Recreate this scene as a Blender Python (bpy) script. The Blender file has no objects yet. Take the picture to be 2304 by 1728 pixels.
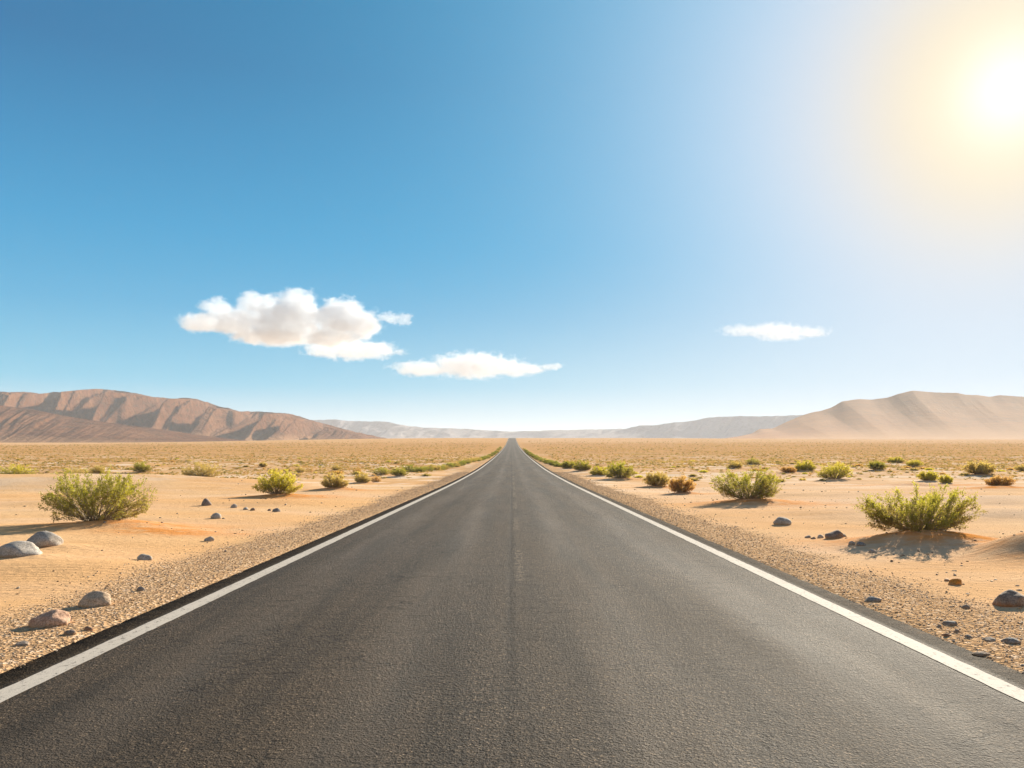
import bpy, bmesh, math, random
import numpy as np
from mathutils import Vector

# ------------------------------------------------------------------ basics
scene = bpy.context.scene
COL = scene.collection
R = math.radians
F, HY, CX, H = 1792.0, 1028.0, 1152.0, 1.616      # focal length and local horizon in photo pixels, eye height in metres
rng = np.random.default_rng(7)
random.seed(7)
SUN_AZ, SUN_EL = R(32.1), R(21.4)
SUN = Vector((math.sin(SUN_AZ) * math.cos(SUN_EL), math.cos(SUN_AZ) * math.cos(SUN_EL), math.sin(SUN_EL)))


def tag(o, label=None, cat=None, group=None, kind=None):
    if label: o['label'] = label
    if cat: o['category'] = cat
    if group: o['group'] = group
    if kind: o['kind'] = kind
    return o


def empty(name, loc=(0, 0, 0), rz=0.0):
    o = bpy.data.objects.new(name, None)
    COL.objects.link(o)
    o.location = loc
    o.rotation_euler = (0, 0, rz)
    o.empty_display_size = 0.2
    return o


def mesh_np(name, verts, faces, mat=None, smooth=False, parent=None, col=None):
    """verts (n,3), faces (m,k) all of one size, optional per-vertex colour (n,3)."""
    verts = np.asarray(verts, dtype=np.float32)
    faces = np.asarray(faces, dtype=np.int32)
    me = bpy.data.meshes.new(name)
    m, k = faces.shape
    me.vertices.add(len(verts))
    me.vertices.foreach_set('co', verts.ravel())
    me.loops.add(m * k)
    me.loops.foreach_set('vertex_index', faces.ravel())
    me.polygons.add(m)
    me.polygons.foreach_set('loop_start', np.arange(0, m * k, k, dtype=np.int32))
    me.polygons.foreach_set('loop_total', np.full(m, k, dtype=np.int32))
    me.polygons.foreach_set('use_smooth', np.full(m, smooth))
    me.update(calc_edges=True)
    me.validate()
    if col is not None:
        at_ = me.attributes.new('tint', 'FLOAT_COLOR', 'POINT')
        c4 = np.ones((len(verts), 4), dtype=np.float32)
        c4[:, :3] = col
        at_.data.foreach_set('color', c4.ravel())
    if mat: me.materials.append(mat)
    o = bpy.data.objects.new(name, me)
    COL.objects.link(o)
    if parent: o.parent = parent
    return o


def grid_faces(nr, nc):
    i = np.arange(nr * nc).reshape(nr, nc)
    return np.stack([i[:-1, :-1], i[:-1, 1:], i[1:, 1:], i[1:, :-1]], -1).reshape(-1, 4)


# ------------------------------------------------------------------ noise
def _hash(ix, iy, seed):
    h = (ix.astype(np.int64) * 374761393 + iy.astype(np.int64) * 668265263 + seed * 974634777) & 0xFFFFFFFF
    h = ((h ^ (h >> 13)) * 1274126177) & 0xFFFFFFFF
    h = h ^ (h >> 16)
    return (h & 0xFFFFFF) / float(0xFFFFFF)


def vnoise(x, y, seed=0):
    x = np.asarray(x, float); y = np.asarray(y, float)
    ix = np.floor(x); iy = np.floor(y)
    fx = x - ix; fy = y - iy
    ux = fx * fx * fx * (fx * (fx * 6 - 15) + 10)
    uy = fy * fy * fy * (fy * (fy * 6 - 15) + 10)
    a = _hash(ix, iy, seed); b = _hash(ix + 1, iy, seed)
    c = _hash(ix, iy + 1, seed); d = _hash(ix + 1, iy + 1, seed)
    return (a * (1 - ux) + b * ux) * (1 - uy) + (c * (1 - ux) + d * ux) * uy


def fbm(x, y, seed=0, octs=4, gain=0.5):
    s = 0.0; a = 1.0; n = 0.0
    for k in range(octs):
        s = s + a * (vnoise(x * 2 ** k + 17.3 * k, y * 2 ** k - 9.1 * k, seed + k) - 0.5)
        n += a; a *= gain
    return s / n * 2.0


def sstep(a, b, x):
    t = np.clip((np.asarray(x, float) - a) / (b - a), 0, 1)
    return t * t * (3 - 2 * t)


# ------------------------------------------------------------------ the lie of the land
_PY = np.array([-80, 30, 45, 60, 85, 114, 150, 200, 299, 430, 560, 700, 830, 900, 960, 1060, 1200, 4000, 16000], float)
_PZ = np.array([0, 0, 0.02, 0.09, 0.30, 0.72, 1.30, 2.25, 4.35, 7.6, 11.6, 16.4, 20.9, 22.9, 23.9, 24.6, 26.4, 90.0, 362.0], float)
_d = (_PZ[1:] - _PZ[:-1]) / (_PY[1:] - _PY[:-1])
_m = np.concatenate([[_d[0]], (_d[1:] + _d[:-1]) / 2, [_d[-1]]])


def prof(y):
    y = np.asarray(y, float)
    yc = np.clip(y, _PY[0], _PY[-1] - 1e-3)
    i = np.clip(np.searchsorted(_PY, yc, side='right') - 1, 0, len(_PY) - 2)
    h = _PY[i + 1] - _PY[i]
    t = (yc - _PY[i]) / h
    return ((2 * t ** 3 - 3 * t ** 2 + 1) * _PZ[i] + (t ** 3 - 2 * t ** 2 + t) * h * _m[i]
            + (-2 * t ** 3 + 3 * t ** 2) * _PZ[i + 1] + (t ** 3 - t ** 2) * h * _m[i + 1])


def at(px, py):
    """the ground point seen at photo pixel (px, py)"""
    lo, hi = 2.0, 900.0
    for _ in range(60):
        m = 0.5 * (lo + hi)
        if HY + F * (H - float(prof(m))) / m > py: lo = m
        else: hi = m
    return (px - CX) / F * lo, lo


K = 2304 / 2212.0                                   # my measuring picture was 2212 wide


def at2(px, py):
    return at(px * K, py * K)


MOUNDS = []                                         # x, y, rx, ry, height, orange


def gravel_edge(y, side):
    return 5.05 + 0.35 * fbm(np.asarray(y) * 0.22, side * 7.7 + 0 * np.asarray(y), 31, 3) + 0.25 * fbm(np.asarray(y) * 1.3, side * 3.1 + 0 * np.asarray(y), 32, 2)


def gz(x, y, fine=True):
    x = np.asarray(x, float); y = np.asarray(y, float)
    z = prof(y)
    ax = np.abs(x)
    off = sstep(4.6, 8.5, ax)
    far = sstep(250, 900, y)
    lefty = sstep(60, 480, -x)
    righty = sstep(120, 480, x)
    z = z - far * (5.2 * lefty + 1.6 * righty) * (1 - sstep(1000, 1500, y))
    z = z + off * (0.13 * fbm(x / 9.0, y / 7.0, 3, 3) + 0.035 * fbm(x / 1.9, y / 1.3, 5, 3))
    z = z + off * sstep(25, 90, y) * 0.5 * fbm(x / 31.0, y / 19.0, 9, 3) * (1 - sstep(500, 900, y))
    for (mx, my, rx, ry, h, o) in MOUNDS:
        dx = (x - mx) / rx; dy = (y - my) / ry
        d2 = dx * dx + dy * dy
        z = z + np.where(d2 < 9, h * np.exp(-d2 * 1.6), 0) * sstep(4.4, 6.0, ax)
    # the embankment under the road
    z = z - 0.075 * (1 - sstep(3.55, 4.05, ax)) - 0.035 * sstep(3.9, 5.4, ax)
    return z


# ------------------------------------------------------------------ material helpers
class NT:
    def __init__(s, mat_or_world):
        mat_or_world.use_nodes = True
        s.t = mat_or_world.node_tree
        s.t.nodes.clear()

    def n(s, typ, **kw):
        nd = s.t.nodes.new(typ)
        for k, v in kw.items():
            if k.startswith('i_'):
                s.put(nd.inputs[k[2:].replace('_', ' ')], v)
            else:
                setattr(nd, k, v)
        return nd

    def l(s, a, b):
        s.t.links.new(a, b)

    def put(s, sock, v):
        if hasattr(v, 'is_linked'): s.l(v, sock)
        else: sock.default_value = v

    def math(s, op, a, b=None, c=None, clamp=False):
        nd = s.n('ShaderNodeMath', operation=op, use_clamp=clamp)
        s.put(nd.inputs[0], a)
        if b is not None: s.put(nd.inputs[1], b)
        if c is not None: s.put(nd.inputs[2], c)
        return nd.outputs[0]

    def vmath(s, op, a, b=None, out=0):
        nd = s.n('ShaderNodeVectorMath', operation=op)
        s.put(nd.inputs[0], a)
        if b is not None: s.put(nd.inputs[1], b)
        return nd.outputs[out]

    def mix(s, fac, a, b, blend='MIX'):
        nd = s.n('ShaderNodeMix', data_type='RGBA', blend_type=blend)
        s.put(nd.inputs[0], fac); s.put(nd.inputs[6], a); s.put(nd.inputs[7], b)
        return nd.outputs[2]

    def ramp(s, fac, stops, interp='LINEAR'):
        nd = s.n('ShaderNodeValToRGB')
        r = nd.color_ramp; r.interpolation = interp
        while len(r.elements) < len(stops): r.elements.new(0.5)
        for e, (p, c) in zip(r.elements, stops):
            e.position = p
            e.color = (c, c, c, 1) if isinstance(c, (int, float)) else (*c, 1)
        s.put(nd.inputs[0], fac)
        return nd.outputs[0]

    def maprange(s, v, a, b, c=0.0, d=1.0, smooth=False):
        nd = s.n('ShaderNodeMapRange', interpolation_type='SMOOTHSTEP' if smooth else 'LINEAR')
        s.put(nd.inputs[0], v)
        for i, x in enumerate((a, b, c, d)): s.put(nd.inputs[1 + i], x)
        return nd.outputs[0]

    def pos(s):
        return s.n('ShaderNodeNewGeometry').outputs['Position']

    def noise(s, vec, scale, detail=4, rough=0.55, dist=0.0, out=0):
        nd = s.n('ShaderNodeTexNoise', i_Scale=scale, i_Detail=detail, i_Roughness=rough, i_Distortion=dist)
        s.put(nd.inputs['Vector'], vec)
        return nd.outputs[out]

    def voro(s, vec, scale, feature='F1', out='Distance', rand=1.0):
        nd = s.n('ShaderNodeTexVoronoi', feature=feature, i_Scale=scale, i_Randomness=rand)
        s.put(nd.inputs['Vector'], vec)
        return nd.outputs[out]

    def scale(s, vec, v):
        return s.vmath('MULTIPLY', vec, v)

    def bump(s, h, strength, dist, normal=None):
        nd = s.n('ShaderNodeBump', i_Strength=strength, i_Distance=dist)
        s.l(h, nd.inputs['Height'])
        if normal: s.l(normal, nd.inputs['Normal'])
        return nd.outputs[0]

    def bsdf(s, color, rough=0.8, normal=None, spec=0.3):
        b = s.n('ShaderNodeBsdfPrincipled')
        s.put(b.inputs['Base Color'], color if hasattr(color, 'is_linked') else (*color, 1))
        s.put(b.inputs['Roughness'], rough)
        s.put(b.inputs['Specular IOR Level'], spec)
        if normal: s.l(normal, b.inputs['Normal'])
        return b.outputs[0]

    def out(s, surf=None, vol=None):
        o = s.n('ShaderNodeOutputMaterial')
        if surf: s.l(surf, o.inputs['Surface'])
        if vol: s.l(vol, o.inputs['Volume'])
        return o


def new_mat(name):
    m = bpy.data.materials.new(name)
    return m, NT(m)


# ------------------------------------------------------------------ world and sun
world = bpy.data.worlds.new('World')
scene.world = world
w = NT(world)
sky = w.n('ShaderNodeTexSky', sky_type='NISHITA', sun_disc=False)
sky.sun_elevation = SUN_EL
sky.sun_rotation = SUN_AZ
sky.altitude = 200
sky.air_density = 1.0
sky.dust_density = 0.6
sky.ozone_density = 2.0
tc = w.n('ShaderNodeTexCoord').outputs['Generated']
dirn = w.vmath('NORMALIZE', tc)
cosang = w.vmath('DOT_PRODUCT', dirn, tuple(SUN), out='Value')
ang = w.math('ARCCOSINE', w.math('MINIMUM', cosang, 0.99999))


def halo(width, power):
    """1 at the sun, falling off with the angle from it"""
    a = w.math('POWER', w.math('DIVIDE', ang, R(width)), power)
    return w.math('EXPONENT', w.math('MULTIPLY', a, -1.0))


dz = w.n('ShaderNodeSeparateXYZ'); w.l(dirn, dz.inputs[0])
el = w.math('ARCSINE', dz.outputs[2])
SKY_GAIN = 5.0
e01 = w.math('DIVIDE', el, R(60))
grad = w.ramp(e01, [(0.0, (0.74, 0.80, 0.81)), (0.035, (0.50, 0.69, 0.78)), (0.083, (0.13, 0.51, 0.72)), (0.166, (0.035, 0.36, 0.63)), (0.25, (0.006, 0.285, 0.56)),
                    (0.333, (0.001, 0.205, 0.445)), (0.416, (0.0, 0.130, 0.325)), (0.55, (0.0, 0.105, 0.265)), (1.0, (0.002, 0.05, 0.19))])
# the physical sky, its very bright part rolled off as a camera would
rolled = w.vmath('DIVIDE', sky.outputs[0], w.vmath('ADD', sky.outputs[0], (9.0, 9.0, 9.0)))
skyc = w.mix(0.012, grad, rolled)
lowsky = w.maprange(el, 0.0, R(14), 0.25, 1.0, True)
skyc = w.mix(w.math('MULTIPLY', w.math('MULTIPLY', halo(40, 2.0), 0.95), lowsky), skyc, (0.015, 0.375, 0.66, 1))
lowglow = w.math('MULTIPLY', w.math('MULTIPLY', halo(34, 2.0), 0.75), w.maprange(el, 0.0, R(15), 1.0, 0.0, True))
skyc = w.mix(lowglow, skyc, (0.84, 0.85, 0.84, 1))
skyc = w.mix(w.math('MULTIPLY', halo(20.5, 2.0), 0.95), skyc, (0.60, 0.74, 0.89, 1))
skyc = w.mix(w.math('MULTIPLY', halo(12.8, 2.2), 0.66), skyc, (0.79, 0.71, 0.75, 1))
skyc = w.mix(w.math('MULTIPLY', halo(7.5, 2.1), 0.92), skyc, (0.93, 0.74, 0.37, 1))
# unseen sky away from the sun, added pale and neutral to fill camera-facing surfaces
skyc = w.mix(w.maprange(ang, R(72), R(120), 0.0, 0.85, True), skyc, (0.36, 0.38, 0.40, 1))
hc = w.n('ShaderNodeVectorMath', operation='SCALE'); hc.inputs[0].default_value = (0.24, 0.36, 0.60); w.l(halo(3.0, 1.6), hc.inputs['Scale'])
skyc = w.vmath('ADD', skyc, hc.outputs[0])
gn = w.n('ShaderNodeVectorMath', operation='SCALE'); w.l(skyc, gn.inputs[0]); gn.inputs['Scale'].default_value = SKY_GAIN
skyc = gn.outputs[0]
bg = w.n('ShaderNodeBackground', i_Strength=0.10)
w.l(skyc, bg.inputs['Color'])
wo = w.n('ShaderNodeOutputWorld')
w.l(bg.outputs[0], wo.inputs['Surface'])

sl = bpy.data.lights.new('sun', 'SUN')
sl.energy = 5.0
sl.angle = R(0.5)
sl.color = (1.0, 0.89, 0.72)
so = bpy.data.objects.new('sun', sl)
COL.objects.link(so)
so.rotation_euler = (-SUN).to_track_quat('-Z', 'Y').to_euler()
so.location = (200, 320, 200)

# ------------------------------------------------------------------ camera
cam = bpy.data.cameras.new('camera')
cam.sensor_width = 36
cam.lens = F / 2304 * 36
cam.shift_y = (HY - 864) / 2304
cam.clip_start = 0.05
cam.clip_end = 60000
co = bpy.data.objects.new('camera', cam)
COL.objects.link(co)
co.location = (0, 0, H)
co.rotation_euler = (R(90), 0, 0)
scene.camera = co
vs = scene.view_settings
vs.view_transform = 'Standard'
vs.look = 'None'
vs.exposure = 1.15
vs.gamma = 1.0

# ------------------------------------------------------------------ materials
# sand
M_SAND, t = new_mat('sand')
p = t.pos()
big = t.noise(t.scale(p, (0.10, 0.16, 0.1)), 1.0, 4)
mid = t.noise(t.scale(p, (0.5, 0.9, 0.5)), 1.0, 5, 0.6)
fin = t.noise(p, 22.0, 6, 0.7)
ramp1 = t.ramp(big, [(0.32, (0.75, 0.42, 0.185)), (0.5, (0.77, 0.465, 0.225)), (0.68, (0.77, 0.515, 0.285))])
c = t.mix(t.maprange(mid, 0.35, 0.7, 0, 0.45), ramp1, (0.60, 0.36, 0.18, 1))
c = t.mix(t.maprange(fin, 0.35, 0.75, 0.0, 0.30), c, (0.44, 0.27, 0.15, 1))
xyz = t.n('ShaderNodeSeparateXYZ'); t.l(p, xyz.inputs[0])
att = t.n('ShaderNodeAttribute', attribute_name='tint')
sep = t.n('ShaderNodeSeparateColor'); t.l(att.outputs['Color'], sep.inputs[0])
onoise = t.maprange(t.noise(t.scale(p, (2.2, 4.0, 2)), 1.0, 5, 0.6), 0.38, 0.62, 0.15, 1.0)
c = t.mix(t.math('MULTIPLY', t.math('MULTIPLY', sep.outputs[0], 1.7), onoise, clamp=True), c, (0.66, 0.22, 0.04, 1))
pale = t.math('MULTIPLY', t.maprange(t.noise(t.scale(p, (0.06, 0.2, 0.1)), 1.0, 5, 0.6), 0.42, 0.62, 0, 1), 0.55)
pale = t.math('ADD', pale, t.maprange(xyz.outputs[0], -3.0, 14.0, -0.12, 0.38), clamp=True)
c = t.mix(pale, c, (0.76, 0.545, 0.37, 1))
c = t.mix(t.math('MULTIPLY', t.math('MULTIPLY', sep.outputs[0], 1.25), onoise, clamp=True), c, (0.72, 0.305, 0.085, 1))
# far soil: paler and browner; scrub soil: darker specks
c = t.mix(t.math('MULTIPLY', sep.outputs[1], 0.85), c, (0.55, 0.305, 0.125, 1))
sp = t.maprange(t.noise(t.scale(p, (0.9, 0.55, 0.9)), 1.0, 6, 0.7), 0.50, 0.62, 0, 1)
c = t.mix(t.math('MULTIPLY', t.math('MULTIPLY', sep.outputs[1], sp), 0.5), c, (0.30, 0.19, 0.09, 1))
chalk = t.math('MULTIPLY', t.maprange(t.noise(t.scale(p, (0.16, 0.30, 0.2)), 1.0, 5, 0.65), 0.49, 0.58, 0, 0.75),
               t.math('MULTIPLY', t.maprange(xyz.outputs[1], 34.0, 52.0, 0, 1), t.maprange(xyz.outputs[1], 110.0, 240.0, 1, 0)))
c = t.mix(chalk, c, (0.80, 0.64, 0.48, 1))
# gravelly shoulder soil
gsp = t.voro(p, 26.0, out='Color')
gs = t.n('ShaderNodeSeparateColor'); t.l(gsp, gs.inputs[0])
gcol = t.ramp(gs.outputs[0], [(0.0, (0.34, 0.21, 0.12)), (0.4, (0.50, 0.31, 0.165)), (0.75, (0.62, 0.39, 0.205)), (1.0, (0.70, 0.52, 0.36))])
c = t.mix(sep.outputs[2], c, gcol)
# relief: wind ripples and grains
rip = t.n('ShaderNodeTexWave', wave_type='BANDS', bands_direction='Y', i_Scale=2.2, i_Distortion=5.0, i_Detail=3.0)
t.l(t.scale(p, (0.35, 1.0, 1.0)), rip.inputs['Vector'])
b1 = t.bump(rip.outputs['Fac'], 0.10, 0.03)
b2 = t.bump(t.noise(t.scale(p, (1, 1.5, 1)), 5.0, 8, 0.7), 0.6, 0.07, b1)
b3 = t.bump(t.voro(p, 26.0), t.math('MULTIPLY_ADD', sep.outputs[2], 0.8, 0.06), 0.025, b2)
t.out(t.bsdf(c, 1.0, b3, 0.0))

# asphalt
M_ASPH, t = new_mat('asphalt')
p = t.pos()
xyz = t.n('ShaderNodeSeparateXYZ'); t.l(p, xyz.inputs[0])
X, Y = xyz.outputs[0], xyz.outputs[1]
cell = t.n('ShaderNodeSeparateColor'); t.l(t.voro(p, 95.0, out='Color'), cell.inputs[0])
base = t.ramp(cell.outputs[0], [(0.0, (0.020, 0.017, 0.014)), (0.45, (0.048, 0.040, 0.033)), (0.8, (0.098, 0.080, 0.064)), (0.95, (0.20, 0.165, 0.13)), (1.0, (0.50, 0.42, 0.33))])
cell2 = t.n('ShaderNodeSeparateColor'); t.l(t.voro(p, 42.0, out='Color'), cell2.inputs[0])
base = t.mix(t.maprange(cell2.outputs[0], 0.0, 0.35, 0.65, 0.0), base, (0.016, 0.014, 0.012, 1))
base = t.mix(t.maprange(cell2.outputs[0], 0.82, 1.0, 0.0, 0.5), base, (0.20, 0.165, 0.13, 1))
grit = t.noise(p, 24.0, 6, 0.75)
base = t.mix(t.maprange(grit, 0.3, 0.6, 0.55, 0.0), base, (0.016, 0.014, 0.012, 1))
patch = t.noise(t.scale(p, (0.55, 0.10, 1)), 1.0, 5, 0.6)
base = t.mix(t.maprange(patch, 0.35, 0.7, 0.0, 0.45), base, (0.115, 0.096, 0.078, 1))
# worn wheel tracks, polished paler
ax = t.math('ABSOLUTE', X)
tr = t.math('ABSOLUTE', t.math('SUBTRACT', t.math('ABSOLUTE', t.math('SUBTRACT', ax, 1.75)), 0.8))
trk = t.maprange(tr, 0.0, 0.55, 1.0, 0.0, True)
trk = t.math('MULTIPLY', trk, t.maprange(t.noise(t.scale(p, (1.5, 0.16, 1)), 1.0, 4), 0.3, 0.65, 0.1, 1.0))
base = t.mix(t.math('MULTIPLY', trk, 0.36), base, (0.15, 0.125, 0.10, 1))
# broad darker oil / tar shading in long streaks
oil = t.noise(t.scale(p, (2.1, 0.12, 1)), 1.0, 5, 0.6)
base = t.mix(t.maprange(oil, 0.46, 0.66, 0.0, 0.6), base, (0.028, 0.026, 0.024, 1))
# short creases across the lane
crs = t.maprange(t.noise(t.scale(p, (2.6, 13.0, 1)), 1.0, 6, 0.72, 0.6), 0.57, 0.66, 0.0, 0.8)
crs = t.math('MULTIPLY', crs, t.maprange(t.noise(t.scale(p, (0.6, 0.35, 1)), 1.0, 3), 0.38, 0.58, 0.15, 1.0))
base = t.mix(crs, base, (0.016, 0.014, 0.012, 1))
# fine crazing, mostly across the road
wob = t.n('ShaderNodeVectorMath', operation='SCALE'); t.l(t.noise(p, 2.4, 5, 0.65, out='Color'), wob.inputs[0]); wob.inputs['Scale'].default_value = 0.9
vx = t.vmath('ADD', t.scale(p, (0.9, 2.3, 1.0)), wob.outputs[0])
crk = t.voro(vx, 1.15, feature='DISTANCE_TO_EDGE')
crm = t.maprange(t.noise(t.scale(p, (0.9, 0.7, 1)), 1.3, 4, 0.6), 0.46, 0.60, 0, 1)
crack = t.math('MULTIPLY', t.maprange(crk, 0.004, 0.022, 1, 0), crm)
# paving seam along the centre
wv = t.math('MULTIPLY', t.math('SUBTRACT', t.noise(t.scale(p, (0, 0.8, 0)), 1.0, 6, 0.65), 0.5), 0.07)
sd = t.math('ABSOLUTE', t.math('ADD', t.math('ADD', X, 0.02), wv))
sw = t.maprange(t.noise(t.scale(p, (0.3, 1.7, 1)), 1.0, 4), 0.3, 0.7, 0.025, 0.12)
seam = t.math('SUBTRACT', 1.0, t.math('DIVIDE', sd, sw), clamp=True)
seam = t.math('MULTIPLY', seam, t.math('MULTIPLY', t.maprange(t.noise(p, 9.0, 4, 0.7), 0.35, 0.6, 0.1, 1.0), t.maprange(Y, 5.0, 9.0, 0.7, 1.0)))
# cross joint
cj = t.math('ABSOLUTE', t.math('SUBTRACT', Y, t.math('MULTIPLY_ADD', t.noise(t.scale(p, (1.2, 0, 0)), 1.0, 4), 0.5, 28.1)))
joint = t.math('MULTIPLY', t.maprange(cj, 0.02, 0.10, 1, 0), t.maprange(t.noise(p, 1.1, 3), 0.35, 0.6, 0.2, 0.9))
dark = t.math('MAXIMUM', t.math('MAXIMUM', crack, seam), joint, clamp=True)
# last traces of a centre line
pw = t.math('MULTIPLY', t.maprange(t.math('ABSOLUTE', t.math('SUBTRACT', X, 0.10)), 0.055, 0.085, 1, 0),
            t.maprange(t.math('MODULO', t.math('ADD', Y, 3.8), 7.1), 3.3, 3.9, 1, 0))
pw = t.math('MULTIPLY', pw, t.maprange(t.noise(t.scale(p, (1, 0.4, 1)), 14.0, 5, 0.7), 0.46, 0.60, 0, 1))
pw = t.math('MULTIPLY', pw, t.maprange(Y, 9.5, 10.5, 0, 1))
base = t.mix(t.math('MULTIPLY', pw, 0.20), base, (0.55, 0.49, 0.41, 1))
base = t.mix(t.math('MULTIPLY', dark, 0.8), base, (0.012, 0.011, 0.010, 1))
# sand blown over the margin
base = t.mix(t.maprange(ax, 3.55, 3.68, 0.0, 0.36), base, (0.022, 0.019, 0.016, 1))
sandm = t.math('MULTIPLY', t.maprange(ax, 3.72, 3.95, 0, 1), t.maprange(t.noise(p, 9.0, 5, 0.7), 0.52, 0.66, 0, 0.5))
base = t.mix(sandm, base, (0.36, 0.24, 0.14, 1))
b1 = t.bump(t.voro(p, 95.0), 0.8, 0.010)
b1 = t.bump(t.voro(p, 42.0), 0.6, 0.013, b1)
b2 = t.bump(grit, 0.7, 0.02, b1)
b3 = t.bump(t.math('SUBTRACT', t.math('SUBTRACT', t.noise(p, 3.0, 4), dark), crs), 0.5, 0.015, b2)
rg = t.maprange(patch, 0.3, 0.7, 0.72, 0.86)
spc = t.math('MULTIPLY', t.math('MULTIPLY_ADD', trk, 0.10, 0.15), t.maprange(ax, 3.55, 3.68, 1.0, 0.15))
t.out(t.bsdf(t.mix(1.0, base, (0.79, 0.67, 0.53, 1), 'MULTIPLY'), rg, b3, spc))

# road paint
M_PAINT, t = new_mat('road_paint')
p = t.pos()
cell = t.n('ShaderNodeSeparateColor'); t.l(t.voro(p, 95.0, out='Color'), cell.inputs[0])
c = t.mix(t.maprange(t.noise(t.scale(p, (3, 0.8, 1)), 1.0, 5, 0.65), 0.35, 0.7, 0, 0.5), (0.51, 0.455, 0.385, 1), (0.40, 0.35, 0.29, 1))
c = t.mix(t.maprange(cell.outputs[0], 0.80, 1.0, 0, 0.5), c, (0.42, 0.37, 0.32, 1))
wear = t.maprange(t.noise(t.scale(p, (1.6, 1.0, 1)), 15.0, 8, 0.8), 0.545, 0.625, 0, 0.85)
wear2 = t.maprange(t.voro(t.vmath('ADD', t.scale(p, (1, 1.6, 1)), t.noise(p, 5.0, 4, out='Color')), 4.0, feature='DISTANCE_TO_EDGE'), 0.0, 0.022, 0.55, 0)
wear = t.math('MAXIMUM', wear, t.math('MULTIPLY', wear2, t.maprange(t.noise(p, 1.4, 3), 0.45, 0.6, 0, 1)))
c = t.mix(wear, c, (0.07, 0.062, 0.055, 1))
b1 = t.bump(t.voro(p, 95.0), 0.4, 0.005)
t.out(t.bsdf(c, 0.8, b1, 0.15))


def tint_mat(name, rough=0.85, speck=0.35, spscale=60.0, spec=0.2):
    m, t = new_mat(name)
    p = t.pos()
    a = t.n('ShaderNodeAttribute', attribute_name='tint').outputs['Color']
    c = t.mix(t.maprange(t.noise(p, spscale, 4, 0.7), 0.35, 0.7, 0.0, speck), a, (0.05, 0.04, 0.03, 1))
    t.out(t.bsdf(c, rough, t.bump(t.noise(p, spscale * 1.3, 4, 0.7), 0.5, 0.01), spec))
    return m


M_PEB = tint_mat('gravel_stones', 0.8, 0.25, 90)


def stone_mat(name, c0, c1, c2, dirt=(0.45, 0.26, 0.12)):
    m, t = new_mat(name)
    p = t.n('ShaderNodeTexCoord').outputs['Object']
    n1 = t.noise(p, 5.0, 6, 0.7, 0.4)
    c = t.ramp(n1, [(0.3, c0), (0.5, c1), (0.7, c2)])
    sp = t.maprange(t.noise(p, 55.0, 5, 0.8), 0.46, 0.60, 0, 0.8)
    c = t.mix(sp, c, (c0[0] * 0.5, c0[1] * 0.5, c0[2] * 0.5, 1))
    sp2 = t.maprange(t.noise(p, 38.0, 5, 0.75), 0.56, 0.68, 0, 0.6)
    c = t.mix(sp2, c, (min(1, c2[0] * 1.35), min(1, c2[1] * 1.35), min(1, c2[2] * 1.35), 1))
    vein = t.maprange(t.voro(t.vmath('ADD', p, t.noise(p, 3.0, 4, out='Color')), 5.0, feature='DISTANCE_TO_EDGE'), 0, 0.03, 0.35, 0)
    c = t.mix(vein, c, (c0[0] * 0.6, c0[1] * 0.6, c0[2] * 0.6, 1))
    zz = t.n('ShaderNodeSeparateXYZ'); t.l(p, zz.inputs[0])
    dm = t.math('ADD', zz.outputs[2], t.math('MULTIPLY', t.math('SUBTRACT', n1, 0.5), 0.08))
    c = t.mix(t.maprange(dm, -0.005, 0.035, 0.75, 0.0), c, (*dirt, 1))
    b = t.bump(t.noise(p, 26.0, 6, 0.7), 0.6, 0.02)
    b = t.bump(vein, 0.4, -0.01, b)
    t.out(t.bsdf(c, 0.86, b, 0.2))
    return m


M_ST = {
    'grey': stone_mat('grey_stone', (0.30, 0.26, 0.215), (0.46, 0.40, 0.335), (0.60, 0.53, 0.45)),
    'pale': stone_mat('pale_stone', (0.36, 0.315, 0.265), (0.51, 0.45, 0.385), (0.62, 0.56, 0.49)),
    'tan': stone_mat('tan_stone', (0.46, 0.31, 0.19), (0.62, 0.44, 0.29), (0.70, 0.53, 0.38)),
    'red': stone_mat('reddish_stone', (0.44, 0.235, 0.14), (0.60, 0.37, 0.25), (0.68, 0.48, 0.34)),
    'dark': stone_mat('dark_stone', (0.20, 0.15, 0.12), (0.31, 0.235, 0.19), (0.42, 0.33, 0.27)),
    'slate': stone_mat('slate_stone', (0.19, 0.175, 0.16), (0.29, 0.265, 0.245), (0.40, 0.37, 0.34)),
    'brown': stone_mat('brown_stone', (0.22, 0.145, 0.10), (0.36, 0.26, 0.19), (0.46, 0.36, 0.28), (0.36, 0.14, 0.04)),
    'rust': stone_mat('rusty_stone', (0.60, 0.20, 0.03), (0.76, 0.29, 0.045), (0.80, 0.36, 0.08), (0.35, 0.25, 0.16)),
}


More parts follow.
